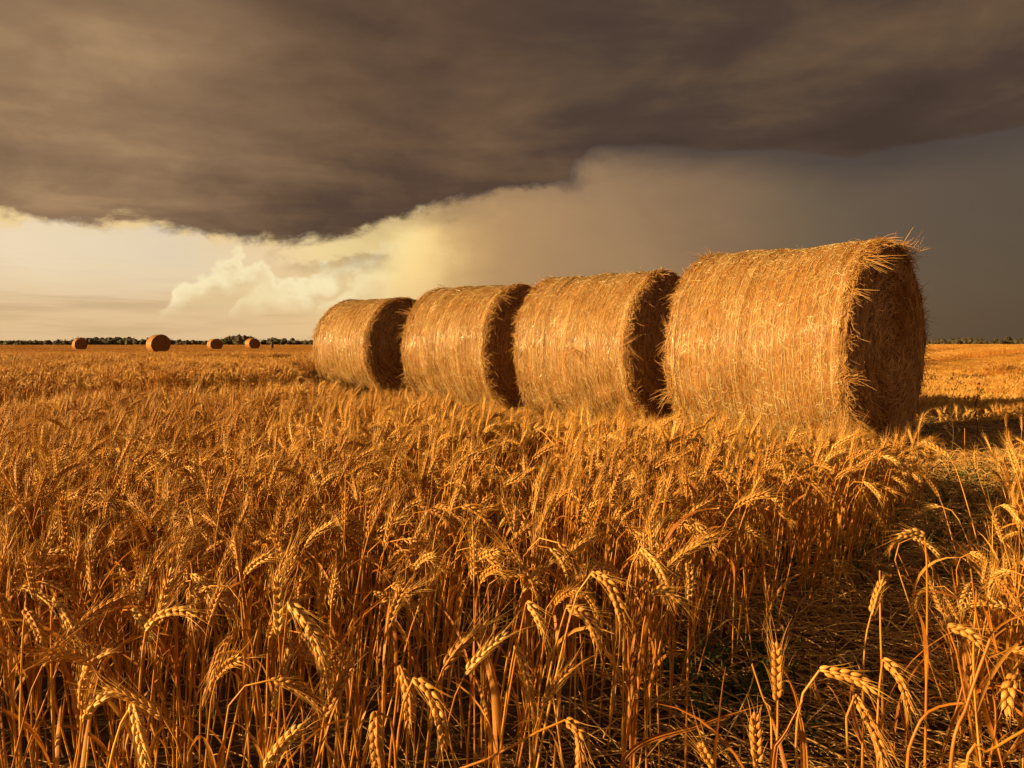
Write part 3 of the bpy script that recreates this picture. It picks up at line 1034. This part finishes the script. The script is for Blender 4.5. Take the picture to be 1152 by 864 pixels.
# ------------------------------------------------------------------ hero stalks seen one by one in front
# control points px, py, metres ahead; the last two or three are the ear
HEROES = [
    ([(312, 864, 1.12), (318, 740, 1.12), (325, 677, 1.12)], [(325, 677, 1.12), (346, 700, 1.10), (362, 735, 1.09), (368, 766, 1.09)], 0.05, 'ripe wheat ear arching over to the lower right, left of and above the drooping pair'),
    ([(444, 900, 0.98), (452, 800, 0.98), (466, 762, 0.98)], [(466, 762, 0.98), (484, 778, 0.97), (495, 808, 0.96), (501, 840, 0.96)], 0.05, 'plump drooping wheat ear, the right one of the lower pair left of centre'),
    ([(436, 900, 1.02), (446, 790, 1.02), (450, 748, 1.02)], [(450, 748, 1.02), (459, 775, 1.01), (461, 815, 1.0)], 0.05, 'slim hanging wheat ear, the left one of the lower pair left of centre'),
    ([(447, 900, 0.93), (440, 810, 0.93), (432, 790, 0.93)], [(424, 800, 0.92), (423, 830, 0.91), (427, 870, 0.91)], 0.03, 'thick wheat ear hanging straight down at the bottom edge, left of the drooping pair'),
    ([(598, 900, 1.18), (628, 750, 1.18), (652, 660, 1.18)], [(667, 643, 1.18), (684, 655, 1.16), (695, 680, 1.15), (701, 703, 1.15)], 0.06, 'wheat ear curving over on a long slanting stem right of centre, highest of its group'),
    ([(600, 864, 1.24), (622, 740, 1.24), (637, 684, 1.24)], [(637, 684, 1.24), (655, 690, 1.22), (666, 705, 1.21), (672, 724, 1.21)], 0.06, 'wheat ear bent over just below the highest curving ear right of centre'),
    ([(562, 864, 1.22), (572, 770, 1.22), (580, 725, 1.22)], [(580, 725, 1.22), (588, 745, 1.21), (594, 770, 1.2), (599, 795, 1.2)], 0.055, 'straight wheat ear hanging steeply beside a pale stem at bottom centre'),
    ([(560, 864, 1.32), (580, 740, 1.32), (592, 678, 1.32)], [(592, 678, 1.32), (601, 686, 1.31), (612, 710, 1.3)], 0.05, 'short wheat ear tipped over at the head of a straight pale stem, centre'),
    ([(700, 880, 1.50), (703, 690, 1.50), (714, 625, 1.50)], [(722, 616, 1.5), (735, 630, 1.48), (746, 650, 1.47), (751, 667, 1.47)], 0.06, 'bent wheat ear hanging right, uppermost near the middle of the stand'),
    ([(712, 880, 1.48), (722, 720, 1.48), (733, 668, 1.48)], [(733, 668, 1.48), (746, 664, 1.46), (764, 674, 1.45)], 0.06, 'wheat ear lying almost level just under the uppermost bent ear near the middle'),
    ([(500, 900, 0.98), (560, 850, 0.98), (615, 818, 0.98)], [(636, 810, 0.98), (649, 820, 0.96), (653, 845, 0.95), (652, 880, 0.95)], 0.05, 'wheat ear hooked straight down on a low slanting straw at the bottom centre edge'),
    ([(868, 900, 1.0), (874, 840, 1.0), (875, 788, 1.0)], [(875, 788, 1.0), (875, 760, 1.0), (874, 727, 1.0)], 0.06, 'single upright wheat ear with fanned awns in the bare strip at the lower right'),
    ([(898, 900, 0.98), (895, 830, 0.98), (905, 775, 0.98), (922, 754, 0.98)], [(922, 754, 0.98), (945, 758, 0.97), (966, 765, 0.96), (982, 777, 0.95)], 0.03, 'stout wheat ear arched level over the bare strip at the lower right'),
    ([(955, 900, 1.02), (952, 810, 1.02), (958, 784, 1.02)], [(962, 782, 1.02), (975, 805, 1.0), (988, 835, 0.99), (996, 868, 0.98)], 0.05, 'long wheat ear hanging below the level arched one at the lower right'),
    ([(985, 900, 1.15), (988, 790, 1.15), (993, 745, 1.15)], [(993, 742, 1.15), (1008, 755, 1.13), (1017, 775, 1.12), (1024, 797, 1.12)], 0.05, 'wheat ear tipped over right of the level arched ear at the lower right'),
    ([(1105, 900, 1.10), (1085, 780, 1.10), (1072, 715, 1.10)], [(1066, 705, 1.10), (1085, 710, 1.09), (1102, 722, 1.08)], 0.06, 'short wheat ear pointing right among the dry stalks at the right'),
    ([(1165, 900, 0.95), (1160, 800, 0.95), (1150, 765, 0.95)], [(1145, 757, 0.95), (1136, 772, 0.94), (1133, 800, 0.93)], 0.02, 'wheat ear hanging against the right edge among dry stalks'),
    ([(1040, 900, 1.30), (1043, 700, 1.30), (1042, 612, 1.30)], [(1040, 602, 1.3), (1028, 599, 1.3), (1014, 603, 1.29)], 0.045, 'slender wheat ear bent left on a thin tall stem above the mown strip'),
    ([(970, 900, 1.45), (972, 740, 1.45), (980, 692, 1.45)], [(980, 692, 1.45), (986, 672, 1.45), (992, 655, 1.45)], 0.02, 'small upright wheat ear beside a bare stem in the mown strip'),
    ([(22, 900, 1.25), (24, 760, 1.25), (27, 695, 1.25)], [(29, 685, 1.25), (40, 702, 1.23), (50, 730, 1.22)], 0.03, 'short awnless wheat ear tipped right near the left edge'),
    ([(62, 900, 1.30), (58, 760, 1.30), (58, 690, 1.30)], [(62, 671, 1.3), (74, 690, 1.29), (87, 716, 1.28)], 0.03, 'pale wheat ear tipped right, second from the left edge'),
    ([(84, 900, 1.05), (90, 840, 1.05), (92, 797, 1.05)], [(92, 797, 1.05), (94, 770, 1.05), (104, 744, 1.05), (122, 732, 1.05)], 0.04, 'thick wheat ear curving up and over to the right at far left'),
    ([(82, 900, 1.05), (90, 830, 1.05), (93, 812, 1.05)], [(93, 812, 1.05), (103, 795, 1.05), (122, 781, 1.05)], 0.045, 'shorter wheat ear leaning right, low beside the thick curved one at far left'),
    ([(160, 900, 1.18), (156, 800, 1.18), (162, 715, 1.18)], [(164, 710, 1.18), (178, 694, 1.17), (200, 687, 1.16), (218, 692, 1.15)], 0.06, 'wheat ear arched level to the right on a straight stem at the left'),
    ([(120, 900, 0.98), (132, 830, 0.98), (144, 792, 0.98)], [(150, 790, 0.98), (156, 815, 0.97), (163, 850, 0.96), (168, 885, 0.96)], 0.03, 'thick knobbly wheat ear hanging at the bottom edge on the left'),
    ([(295, 900, 1.15), (300, 850, 1.15), (308, 800, 1.15)], [(308, 800, 1.15), (315, 770, 1.15), (325, 733, 1.15)], 0.06, 'upright wheat ear leaning right between the drooping ones at lower left'),
    ([(290, 940, 0.95), (293, 890, 0.95), (297, 868, 0.95)], [(297, 868, 0.95), (312, 845, 0.95), (337, 818, 0.95)], 0.045, 'wheat ear with long awns leaning right at the bottom edge, lower left'),
    ([(350, 900, 1.10), (358, 850, 1.10), (365, 805, 1.10)], [(365, 805, 1.10), (376, 782, 1.1), (394, 748, 1.1)], 0.05, 'wheat ear slanting up to the right beside the long hanging ear at lower left'),
    ([(770, 900, 1.55), (774, 740, 1.55), (775, 675, 1.55)], [(775, 675, 1.55), (776, 650, 1.55), (774, 622, 1.55)], 0.05, 'upright wheat ear standing at the open edge of the stand, right of centre'),
    ([(800, 900, 0.93), (800, 880, 0.93), (803, 862, 0.93)], [(803, 862, 0.93), (795, 850, 0.93), (788, 838, 0.93)], 0.06, 'bearded wheat ear just rising over the bottom edge, right of centre'),
    ([(852, 920, 1.0), (852, 860, 1.0), (852, 850, 1.0)], [(852, 862, 1.0), (851, 840, 1.0), (849, 806, 1.0)], 0.03, 'stubby wheat ear by the base of the single upright fanned ear at lower right'),
]
GROUP = 'ripe wheat stalks standing in the foreground'


def add_stalk(parts, loc, rz, scale, tilt, label, cache, key):
    root = empty('wheat_stalk', loc, rz)
    root.rotation_euler = (tilt[0], tilt[1], rz)
    root.scale = (scale,) * 3
    tag(root, label, 'wheat', GROUP)
    names = ('stem', 'ear', 'awns', 'leaf')
    if key not in cache:
        cache[key] = [(nm, q.mesh(nm, [m])) for p, nm, m in zip(parts, names, MATS) for q in (p if isinstance(p, list) else [p]) if q is not None and q.v]
    ear = None
    for nm, me in cache[key]:
        o = bpy.data.objects.new(nm, me)
        COL.objects.link(o)
        o.parent = root
        if nm == 'ear':
            ear = o
        if nm == 'awns' and ear is not None:
            o.parent = ear
    return root


CACHE = {}
for i, (sc, ec, awn, lab) in enumerate(HEROES):
    rg = np.random.default_rng(600 + i)
    s3 = [at(*c) for c in sc]
    e3 = [at(*c) for c in ec]
    foot = s3[0].copy()
    foot[2] = 0.0
    dirn = s3[0] - s3[1]
    foot[:2] += np.clip(dirn[:2] * 0.6, -0.1, 0.1)
    if np.linalg.norm(s3[-1] - e3[0]) > 1e-4:
        s3 = s3 + [e3[0]]
    stem = spline([foot] + s3, 60)
    ear = spline(e3, 24)
    off = np.array([foot[0], foot[1], 0])
    el_ = np.linalg.norm(np.diff(ear, axis=0), axis=1).sum()
    parts = build_stalk(stem - off, ear - off, rg, leaves=int(rg.integers(0, 3)), awn=awn, fat=1.28, thick=1.2, nodes=int(np.clip(round(el_ / 0.0060), 8, 17)))
    add_stalk(parts, off, 0, 1, (0, 0), lab, CACHE, ('hero', i))

# ------------------------------------------------------------------ near crop: single stalks
DENS = 265


def sample_rect(n, x0, x1, y0, y1):
    return rng.uniform(x0, x1, n), rng.uniform(y0, y1, n)


A_ = (11.0) * (5.6)
x, y = sample_rect(int(A_ * DENS), -6.5, 4.5, 0.62, 6.2)
az_ = np.degrees(np.arctan2(x, y))
clump = vnoise(x * 3.1 + 90, 21) + vnoise(y * 3.1 + x * 1.3 + 90, 22)
keep = ((np.abs(az_) < 47) | (y < 3.5)) & in_crop(x, y) & ~in_bale(x, y, 0.05) & (clump + rng.normal(size=len(x)) * 0.8 > -1.1)
keep &= (np.abs(x) < 0.9 * y + 2.2) & ~((x > 0.12) & (y < 1.55))
thin = np.interp(y, [0.62, 1.0, 1.2, 1.4, 1.7], [0.04, 0.08, 0.20, 0.60, 1.0]) * np.where((y < 1.3) & (x > -0.35), 0.6, 1.0)   # looser near the camera
keep &= rng.random(len(x)) < thin
x, y = x[keep], y[keep]
h = crop_height(x, y) * (1 + 0.10 * vnoise(x * 1.7 + 60, 23) * 0.6 + rng.normal(size=len(x)) * 0.06)
kd = rng.choice(len(VAR), len(x), p=[.09, .09, .09, .11, .12, .10, .11, .10, .09, .10])
rz = rng.normal(0.15, 1.25, len(x))
sc_ = rng.uniform(0.90, 1.10, len(x))
sc_ = np.where(h < 0.4, sc_ * 0.85, sc_)
tilt = rng.normal(0, 0.05, (len(x), 2))
zoff = np.minimum(0.0, h - 0.58 * sc_)
P = np.stack([x, y, zoff], 1)
# the stalks that show largest become things of their own
tops = np.stack([x, y, np.maximum(0.2, h - 0.03)], 1)
px = to_px(tops)
seen = (px[:, 0] > 5) & (px[:, 0] < 1147) & (px[:, 1] < 850) & (h > 0.5)
order = np.argsort(np.where(seen, y, 99))
N_THINGS = 265
own = np.zeros(len(x), bool)
own[order[:N_THINGS]] = True
LAB = {'upright': 'golden wheat stalk with an upright bearded ear in the front of the stand',
       'leaning': 'golden wheat stalk with a bearded ear leaning sideways in the front of the stand',
       'nodding': 'golden wheat stalk with its ear bent over in the front of the stand'}
for i in np.where(own)[0]:
    k = int(kd[i])
    add_stalk(VAR[k][1], tuple(P[i]), rz[i], sc_[i], tilt[i], LAB[VAR[k][0]], CACHE, ('var', k))
r = ~own
rot = np.stack([tilt[:, 0], tilt[:, 1], rz], 1)
near_o = (P[r], rot[r], np.repeat(sc_[r][:, None], 3, 1), kd[r])

# thin dry stalks on the right of the mown strip and under the stand
x, y = sample_rect(5200, 0.5, 5.0, 0.8, 5.2)
strip_r = np.interp(y, [0.8, 1.8, 2.7, 3.6, 5.2], [0.56, 1.02, 1.68, 2.50, 3.4])
m = (x > strip_r + rng.normal(size=len(x)) * 0.06) & (x < strip_r + 2.2) & (y < 5.4) & (np.abs(np.degrees(np.arctan2(x, y))) < 47)
m &= rng.random(len(x)) < np.where(y < 1.35, 0.06, 0.95)
x, y = x[m], y[m]
n2 = len(x)
k2 = np.where(rng.random(n2) < 0.55, len(VAR) + rng.integers(0, len(DRY), n2), rng.integers(0, len(VAR), n2))
P2 = np.stack([x, y, -rng.uniform(0.0, 0.20, n2) - 0.08 * np.clip((y - 2.8) / 1.4, 0, 1)], 1)
rot2 = np.stack([rng.normal(0, 0.22, n2), rng.normal(0, 0.22, n2), rng.uniform(0, 6.28, n2)], 1)
s2 = np.repeat(rng.uniform(0.8, 1.1, n2)[:, None], 3, 1)
P3, rot3, s3_, k3 = [np.concatenate(q) for q in zip(near_o, (P2, rot2, s2, k2))]
scatter('wheat_crop', C_NEAR, P3, rot3, s3_, k3, 'dense stand of ripe golden wheat in front of the straw bales', 'wheat')

# mid crop: tufts, 6 to 34 m
x, y = sample_rect(60000, -34, 34, 5.2, 34)
d = np.hypot(x, y)
az_ = np.degrees(np.arctan2(x, y))
p = 22.0 / 22.0 * np.clip(1.15 - (d - 6) / 34, 0.34, 1)
m = (np.abs(az_) < 46) & (y > 5.6) & in_crop(x, y) & ~in_bale(x, y, 0.10) & (rng.random(len(x)) < p * np.clip(0.75 + 0.3 * (vnoise(x * 1.6 + 0.5 * y + 90, 27) + vnoise(y * 2.2 + 90, 28)), 0.2, 1))
x, y = x[m], y[m]
h = crop_height(x, y) * (1 + 0.11 * vnoise(x * 0.8 + 90, 24) * vnoise(y * 0.8 + 90, 25) + 0.07 * vnoise(x * 2.3 + y + 190, 26) + rng.normal(size=len(x)) * 0.05)
n = len(x)
sc = rng.uniform(0.9, 1.15, n)
P = np.stack([x, y, np.minimum(0, h - 0.54 * sc - 0.09 * np.clip((0.42 - h) / 0.15, 0, 1))], 1)
rot = np.stack([rng.normal(0, 0.08, n), rng.normal(0, 0.08, n), rng.normal(0, 0.8, n)], 1)
scatter('wheat_field', C_TUFT, P, rot, np.repeat(sc[:, None], 3, 1), rng.integers(0, 7, n), 'ripe wheat field spreading out beside and behind the bales', 'wheat')

# far crop: bigger tufts thinning with distance
n = 26000
d = np.exp(rng.uniform(math.log(30), math.log(460), n))
a = np.radians(rng.uniform(-48, 48, n))
x, y = d * np.sin(a), d * np.cos(a)
m = ~in_bale(x, y, 0.3)
x, y, d = x[m], y[m], d[m]
h = crop_height(x, y)
n = len(x)
sc = 0.9 * np.clip(d / 45, 1.0, 3.2)
scz = np.clip(h / 0.5, 0.25, 1) * rng.uniform(0.85, 1.1, n)
P = np.stack([x, y, np.zeros(n)], 1)
scatter('distant_wheat_field', C_FARTUFT, P, np.stack([0 * x, 0 * x, rng.uniform(0, 6.28, n)], 1), np.stack([sc, sc, scz], 1), rng.integers(0, 5, n), 'distant golden wheat reaching the tree line', 'wheat')

# ------------------------------------------------------------------ fallen straw on the mown strip
def fallen(n, x0, x1, y0, y1, cond, lmin, lmax, zmax):
    x, y = sample_rect(n, x0, x1, y0, y1)
    m = cond(x, y)
    x, y = x[m], y[m]
    n = len(x)
    a = np.where(rng.random(n) < 0.6, rng.normal(2.5, 0.5, n), rng.uniform(0, 6.28, n))
    l = rng.uniform(lmin, lmax, n)
    s = np.linspace(-0.5, 0.5, 7)
    bow = rng.normal(0, 0.16, n)
    z0 = rng.uniform(0.004, zmax, n)
    arch = np.abs(rng.normal(0, 0.06, n)) * (0.3 + 0.7 * (rng.random(n) < 0.4))
    dx, dy = np.cos(a), np.sin(a)
    P = np.stack([x[:, None] + dx[:, None] * l[:, None] * s - dy[:, None] * (bow * l)[:, None] * 4 * s ** 2,
                  y[:, None] + dy[:, None] * l[:, None] * s + dx[:, None] * (bow * l)[:, None] * 4 * s ** 2,
                  z0[:, None] + arch[:, None] * (1 - 4 * s ** 2) + rng.normal(0, 0.03, n)[:, None] * s], -1)
    P[..., 2] = np.maximum(P[..., 2], 0.003)
    return P, rng.uniform(0.0011, 0.0024, n)[:, None] * np.ones(7)


g = Geo()
near_az = lambda x, y: (np.abs(np.degrees(np.arctan2(x, y))) < 47) | (y < 3.5)
P, rr = fallen(26000, -0.4, 5.2, 0.8, 7.5, lambda x, y: near_az(x, y) & ~in_bale(x, y) & (x > edge_x(y) - 0.35), 0.10, 0.48, 0.05)
g.add(*tubes(P, rr, 3))
P, rr = fallen(3000, -4.0, 2.0, 0.7, 5.0, lambda x, y: near_az(x, y), 0.10, 0.4, 0.03)
g.add(*tubes(P, rr, 3))
P, rr = fallen(14000, -6.0, 6.0, 5.5, 17, lambda x, y: near_az(x, y) & ~in_bale(x, y), 0.10, 0.4, 0.06)
g.add(*tubes(P, rr, 3))
tag(g.obj('fallen_straw', [M_FALLEN]), 'flattened straw lying on the mown strip and under the stand', 'straw', kind='stuff')

# leaning broken straws across the stand edge
# ------------------------------------------------------------------ low green weeds in the strip
g = Geo()
rg = np.random.default_rng(88)
for (px_, py_, dd, n, sp) in ((1066, 540, 4.6, 150, 0.4), (1090, 500, 5.6, 160, 0.6), (1050, 470, 7.0, 120, 0.7), (1080, 600, 3.6, 30, 0.25), (845, 760, 2.25, 40, 0.16), (905, 640, 3.2, 26, 0.2), (820, 800, 2.0, 30, 0.12), (1000, 620, 3.4, 24, 0.2)):  # farther clumps are extra, added to darken the straw lying in full sun
    x0 = (px_ - 576) / F_PX * dd
    for _ in range(n):
        b = np.array([x0 + rg.normal() * sp, dd + rg.normal() * sp, 0.0])
        for _k in range(4):
            aa = rg.uniform(0, 6.28)
            make_leaf(g, b, np.array([math.cos(aa), math.sin(aa), 0]), rg.uniform(0.05, 0.16), rg.uniform(0.008, 0.018), rg, 6)
tag(g.obj('green_weeds', [M_GREEN]), 'low green weeds growing through the straw on the mown strip', 'weeds', kind='stuff')


# ------------------------------------------------------------------ dead weeds standing at the right
def dead_weed(px_, py_, dd, h, seed, label):
    rg = np.random.default_rng(seed)
    p = at(px_, py_, dd)
    root = empty('dead_weed', (p[0], dd, 0))
    tag(root, label, 'weed')
    stem = np.array([[0, 0, 0], [0.02, 0, h * 0.35], [0.0, 0.02, h * 0.7], [0.05, 0, h]])
    C = spline(stem, 20)
    gs = Geo()
    gs.add(*tubes(C[None], np.linspace(0.005, 0.002, 20)[None], 5, rg))
    gs.obj('stem', [M_DEAD], root)
    gb, gh = Geo(), Geo()
    for k in range(11):
        i = int(rg.uniform(5, 19))
        aa = rg.uniform(0, 6.28)
        l = rg.uniform(0.05, 0.16) * (1.25 - i / 20)
        t = np.linspace(0, 1, 5)[:, None]
        d = np.array([math.cos(aa), math.sin(aa) * 0.5, rg.uniform(0.2, 1.0)])
        pts = C[i] + d * l * t + np.array([0, 0, 0.04]) * t ** 2
        gb.add(*tubes(pts[None], np.linspace(0.0022, 0.001, 5)[None], 4, rg))
        for _ in range(4):
            sd = rg.normal(size=3)
            sd /= np.linalg.norm(sd)
            grain(gh, pts[-1] + rg.normal(size=3) * 0.006, sd, np.cross(sd, [0.2, 0.3, 1]), rg.uniform(0.010, 0.022), rg.uniform(0.004, 0.007), 5)
    gb.obj('twigs', [M_DEAD], root)
    gh.obj('seed_heads', [M_DEAD], root)


dead_weed(1072, 424, 6.2, 0.72, 5, 'dark dead weed with branching twigs and seed heads right of the nearest bale')
dead_weed(1099, 433, 6.9, 0.60, 9, 'low dark dead weed farther back in the shadow right of the nearest bale')


def bare_stem(px_, py_, dd, label):
    p = at(px_, py_, dd)
    root = empty('bare_stem', (p[0], dd, 0))
    tag(root, label, 'stem')
    C = spline([(0, 0, 0), (0.01, 0, p[2] * 0.4), (0.0, 0, p[2] * 0.8), (-0.004, 0, p[2])], 20)
    g1, g2 = Geo(), Geo()
    g1.add(*tubes(C[None], np.linspace(0.0032, 0.0016, 20)[None], 6, rng))
    g1.obj('stalk', [M_STEM], root)
    make_leaf(g2, C[4], np.array([0.8, -0.5, 0]), 0.16, 0.008, np.random.default_rng(3))
    g2.obj('leaf', [M_LEAF], root)


bare_stem(1086, 482, 4.2, 'tall bare straw stem rising alone from the shaded strip right of the nearest bale')
bare_stem(992, 642, 1.5, 'pale bare stem standing beside the small upright ear in the mown strip')



def bent_stem(pts, r0, label, blade=0.0, seed=1):
    """a broken straw or a broad dry blade given by its course"""
    P3_ = [at(*q) for q in pts]
    foot = P3_[0].copy()
    foot[2] = 0.0
    root = empty('bare_stem', (foot[0], foot[1], 0))
    tag(root, label, 'stem')
    C = spline([foot] + P3_, 40) - np.array([foot[0], foot[1], 0])
    g1 = Geo()
    rg = np.random.default_rng(seed)
    g1.add(*tubes(C[None], np.linspace(r0, r0 * 0.6, 40)[None], 6, rg))
    g1.obj('stalk', [M_STEM], root)
    g2 = Geo()
    i = 14
    if blade:                                            # a broad blade along the upper half
        D = C[12:]
        T = np.gradient(D, axis=0)
        sd = np.cross(T, [0.25, 0.9, 0.2])
        sd /= np.linalg.norm(sd, axis=1, keepdims=True)
        w_ = blade * np.sin(np.linspace(0.25, 3.1, len(D)))[:, None] * 0.5
        mid = np.cross(sd, T)
        mid /= np.linalg.norm(mid, axis=1, keepdims=True)
        V = np.stack([D - sd * w_, D + mid * w_ * 0.5 + mid * r0, D + sd * w_], 1).reshape(-1, 3)
        k = np.arange(len(D) - 1)[:, None] * 3
        g2.add(V, np.concatenate([np.stack([k, k + 1, k + 4, k + 3], -1).reshape(-1, 4), np.stack([k + 1, k + 2, k + 5, k + 4], -1).reshape(-1, 4)]))
    else:
        make_leaf(g2, C[i], rg.normal(size=3) * np.array([1, 1, 0]), 0.12, 0.007, rg)
    g2.obj('leaf', [M_LEAF], root)


bent_stem([(1020, 880, 0.95), (1028, 830, 0.95), (1040, 805, 0.95), (1060, 794, 0.95), (1084, 791, 0.94)], 0.0030, 'thick pale straw arching over to the right near the bottom right corner', seed=2)
bent_stem([(1068, 880, 0.93), (1088, 793, 0.94), (1114, 719, 0.95)], 0.0032, 'straight thick straw slanting up to the right near the right edge', seed=3)
bent_stem([(1085, 880, 0.88), (1115, 845, 0.88), (1158, 818, 0.88)], 0.0028, 'pale straw bending low toward the right edge at the bottom corner', seed=4)
bent_stem([(868, 830, 1.05), (858, 785, 1.05), (846, 747, 1.05)], 0.0022, 'short straw slanting left beside the upright fanned ear', seed=5)
bent_stem([(868, 880, 0.95), (884, 825, 0.95), (903, 788, 0.95)], 0.0016, 'broad orange dry blade leaning right below the level arched ear', blade=0.013, seed=6)
bent_stem([(905, 880, 1.1), (898, 800, 1.1), (890, 770, 1.1), (880, 752, 1.1)], 0.0014, 'broad dry blade standing behind the upright fanned ear in the strip', blade=0.011, seed=7)
bent_stem([(700, 860, 1.3), (790, 815, 1.3), (858, 793, 1.3)], 0.0014, 'long orange blade lying almost level left of the upright fanned ear', blade=0.012, seed=8)
bent_stem([(1112, 880, 1.2), (1120, 800, 1.2), (1100, 700, 1.2), (1092, 640, 1.2)], 0.0020, 'tall pale straw standing among the dry stalks at the right', seed=9)


# ------------------------------------------------------------------ dark post far out
def post():
    d = 128
    p = at(306, 390, d)
    root = empty('field_post', (p[0], d, 0))
    tag(root, 'small dark upright post far out in the field, right of the last distant bale', 'post')
    g = Geo()
    prof = [(0, .27), (0.6, .26), (1.15, .255), (1.24, .21), (1.28, .03)]
    a = np.arange(10) * 2 * np.pi / 10
    V = np.concatenate([np.stack([r * np.cos(a) * (1 + 0.06 * np.sin(3 * a)) + 0.02 * z, r * np.sin(a), 0 * a + z], 1) for z, r in prof])
    k = np.arange(len(prof) - 1)[:, None] * 10
    i = np.arange(10)[None]
    j = (i + 1) % 10
    g.add(V, np.stack([k + i, k + j, k + 10 + j, k + 10 + i], -1).reshape(-1, 4))
    g.obj('shaft', [M_WOOD], root)
    g = Geo()
    V = np.concatenate([np.stack([r * np.cos(a) + 0.018, r * np.sin(a), 0 * a + z], 1) for z, r in ((0.92, .262), (0.93, .285), (1.02, .285), (1.03, .262))])
    k = np.arange(3)[:, None] * 10
    g.add(V, np.stack([k + i, k + j, k + 10 + j, k + 10 + i], -1).reshape(-1, 4))
    g.obj('band', [M_DEAD], root)


post()


# ------------------------------------------------------------------ far woodland: one mass of crowns
def woodland():
    rg = np.random.default_rng(77)
    g = Geo()
    TH, PH = np.meshgrid(np.linspace(0, 2 * np.pi, 9)[:-1], np.linspace(0.15, np.pi - 0.15, 6))
    n_az = 1000
    for _ in range(n_az):
        a = rg.uniform(-58, 58)
        d = rg.uniform(440, 500)
        big = vnoise(np.array([a * 0.22 + 50]), 91)[0] * 0.5 + vnoise(np.array([a * 1.3 + 90]), 92)[0] * 0.5
        H = np.clip(2.9 + 1.5 * big + rg.normal() * 0.7 + (0.3 if a > 0 else 0), 2.4, 6.0)
        x0, y0 = d * math.sin(R_(a)), d * math.cos(R_(a))
        for _k in range(4):                                  # a crown of several leaf masses
            r = H * rg.uniform(0.22, 0.42)
            c = np.array([x0 + rg.normal() * H * 0.5, y0 + rg.normal() * 2, max(r * 0.7, H - r * rg.uniform(0.9, 2.4))])
            jit = 1 + rg.normal(size=TH.shape) * 0.16
            V = np.stack([c[0] + r * 1.25 * jit * np.cos(TH) * np.sin(PH), c[1] + r * jit * np.sin(TH) * np.sin(PH), np.maximum(0, c[2] + r * jit * np.cos(PH))], -1)
            rows, cols = TH.shape
            k = np.arange(rows - 1)[:, None] * cols
            i = np.arange(cols)[None]
            j = (i + 1) % cols
            g.add(V.reshape(-1, 3), np.stack([k + i, k + cols + i, k + cols + j, k + j], -1).reshape(-1, 4))
        # leafy sprays that break the outline
        m = 26
        c = np.stack([x0 + rg.normal(size=m) * H * 0.55, y0 + rg.normal(size=m) * 1.5, H * rg.uniform(0.4, 0.93, m)], 1)
        e1, e2 = rg.normal(size=(m, 3)) * 0.35, rg.normal(size=(m, 3)) * 0.35
        V = np.stack([c, c + e1, c + e2], 1).reshape(-1, 3)
        g.add(V, None, np.arange(m * 3).reshape(-1, 3))
        g.add(*tubes(np.array([[[x0, y0, 0], [x0, y0, H * 0.3], [x0, y0, H * 0.6]]]), np.array([[0.18, 0.14, 0.06]]), 4, rg))
    tag(g.obj('far_woodland', [M_TREE], smooth=False), 'low dark line of trees along the horizon', 'trees', kind='stuff')


woodland()
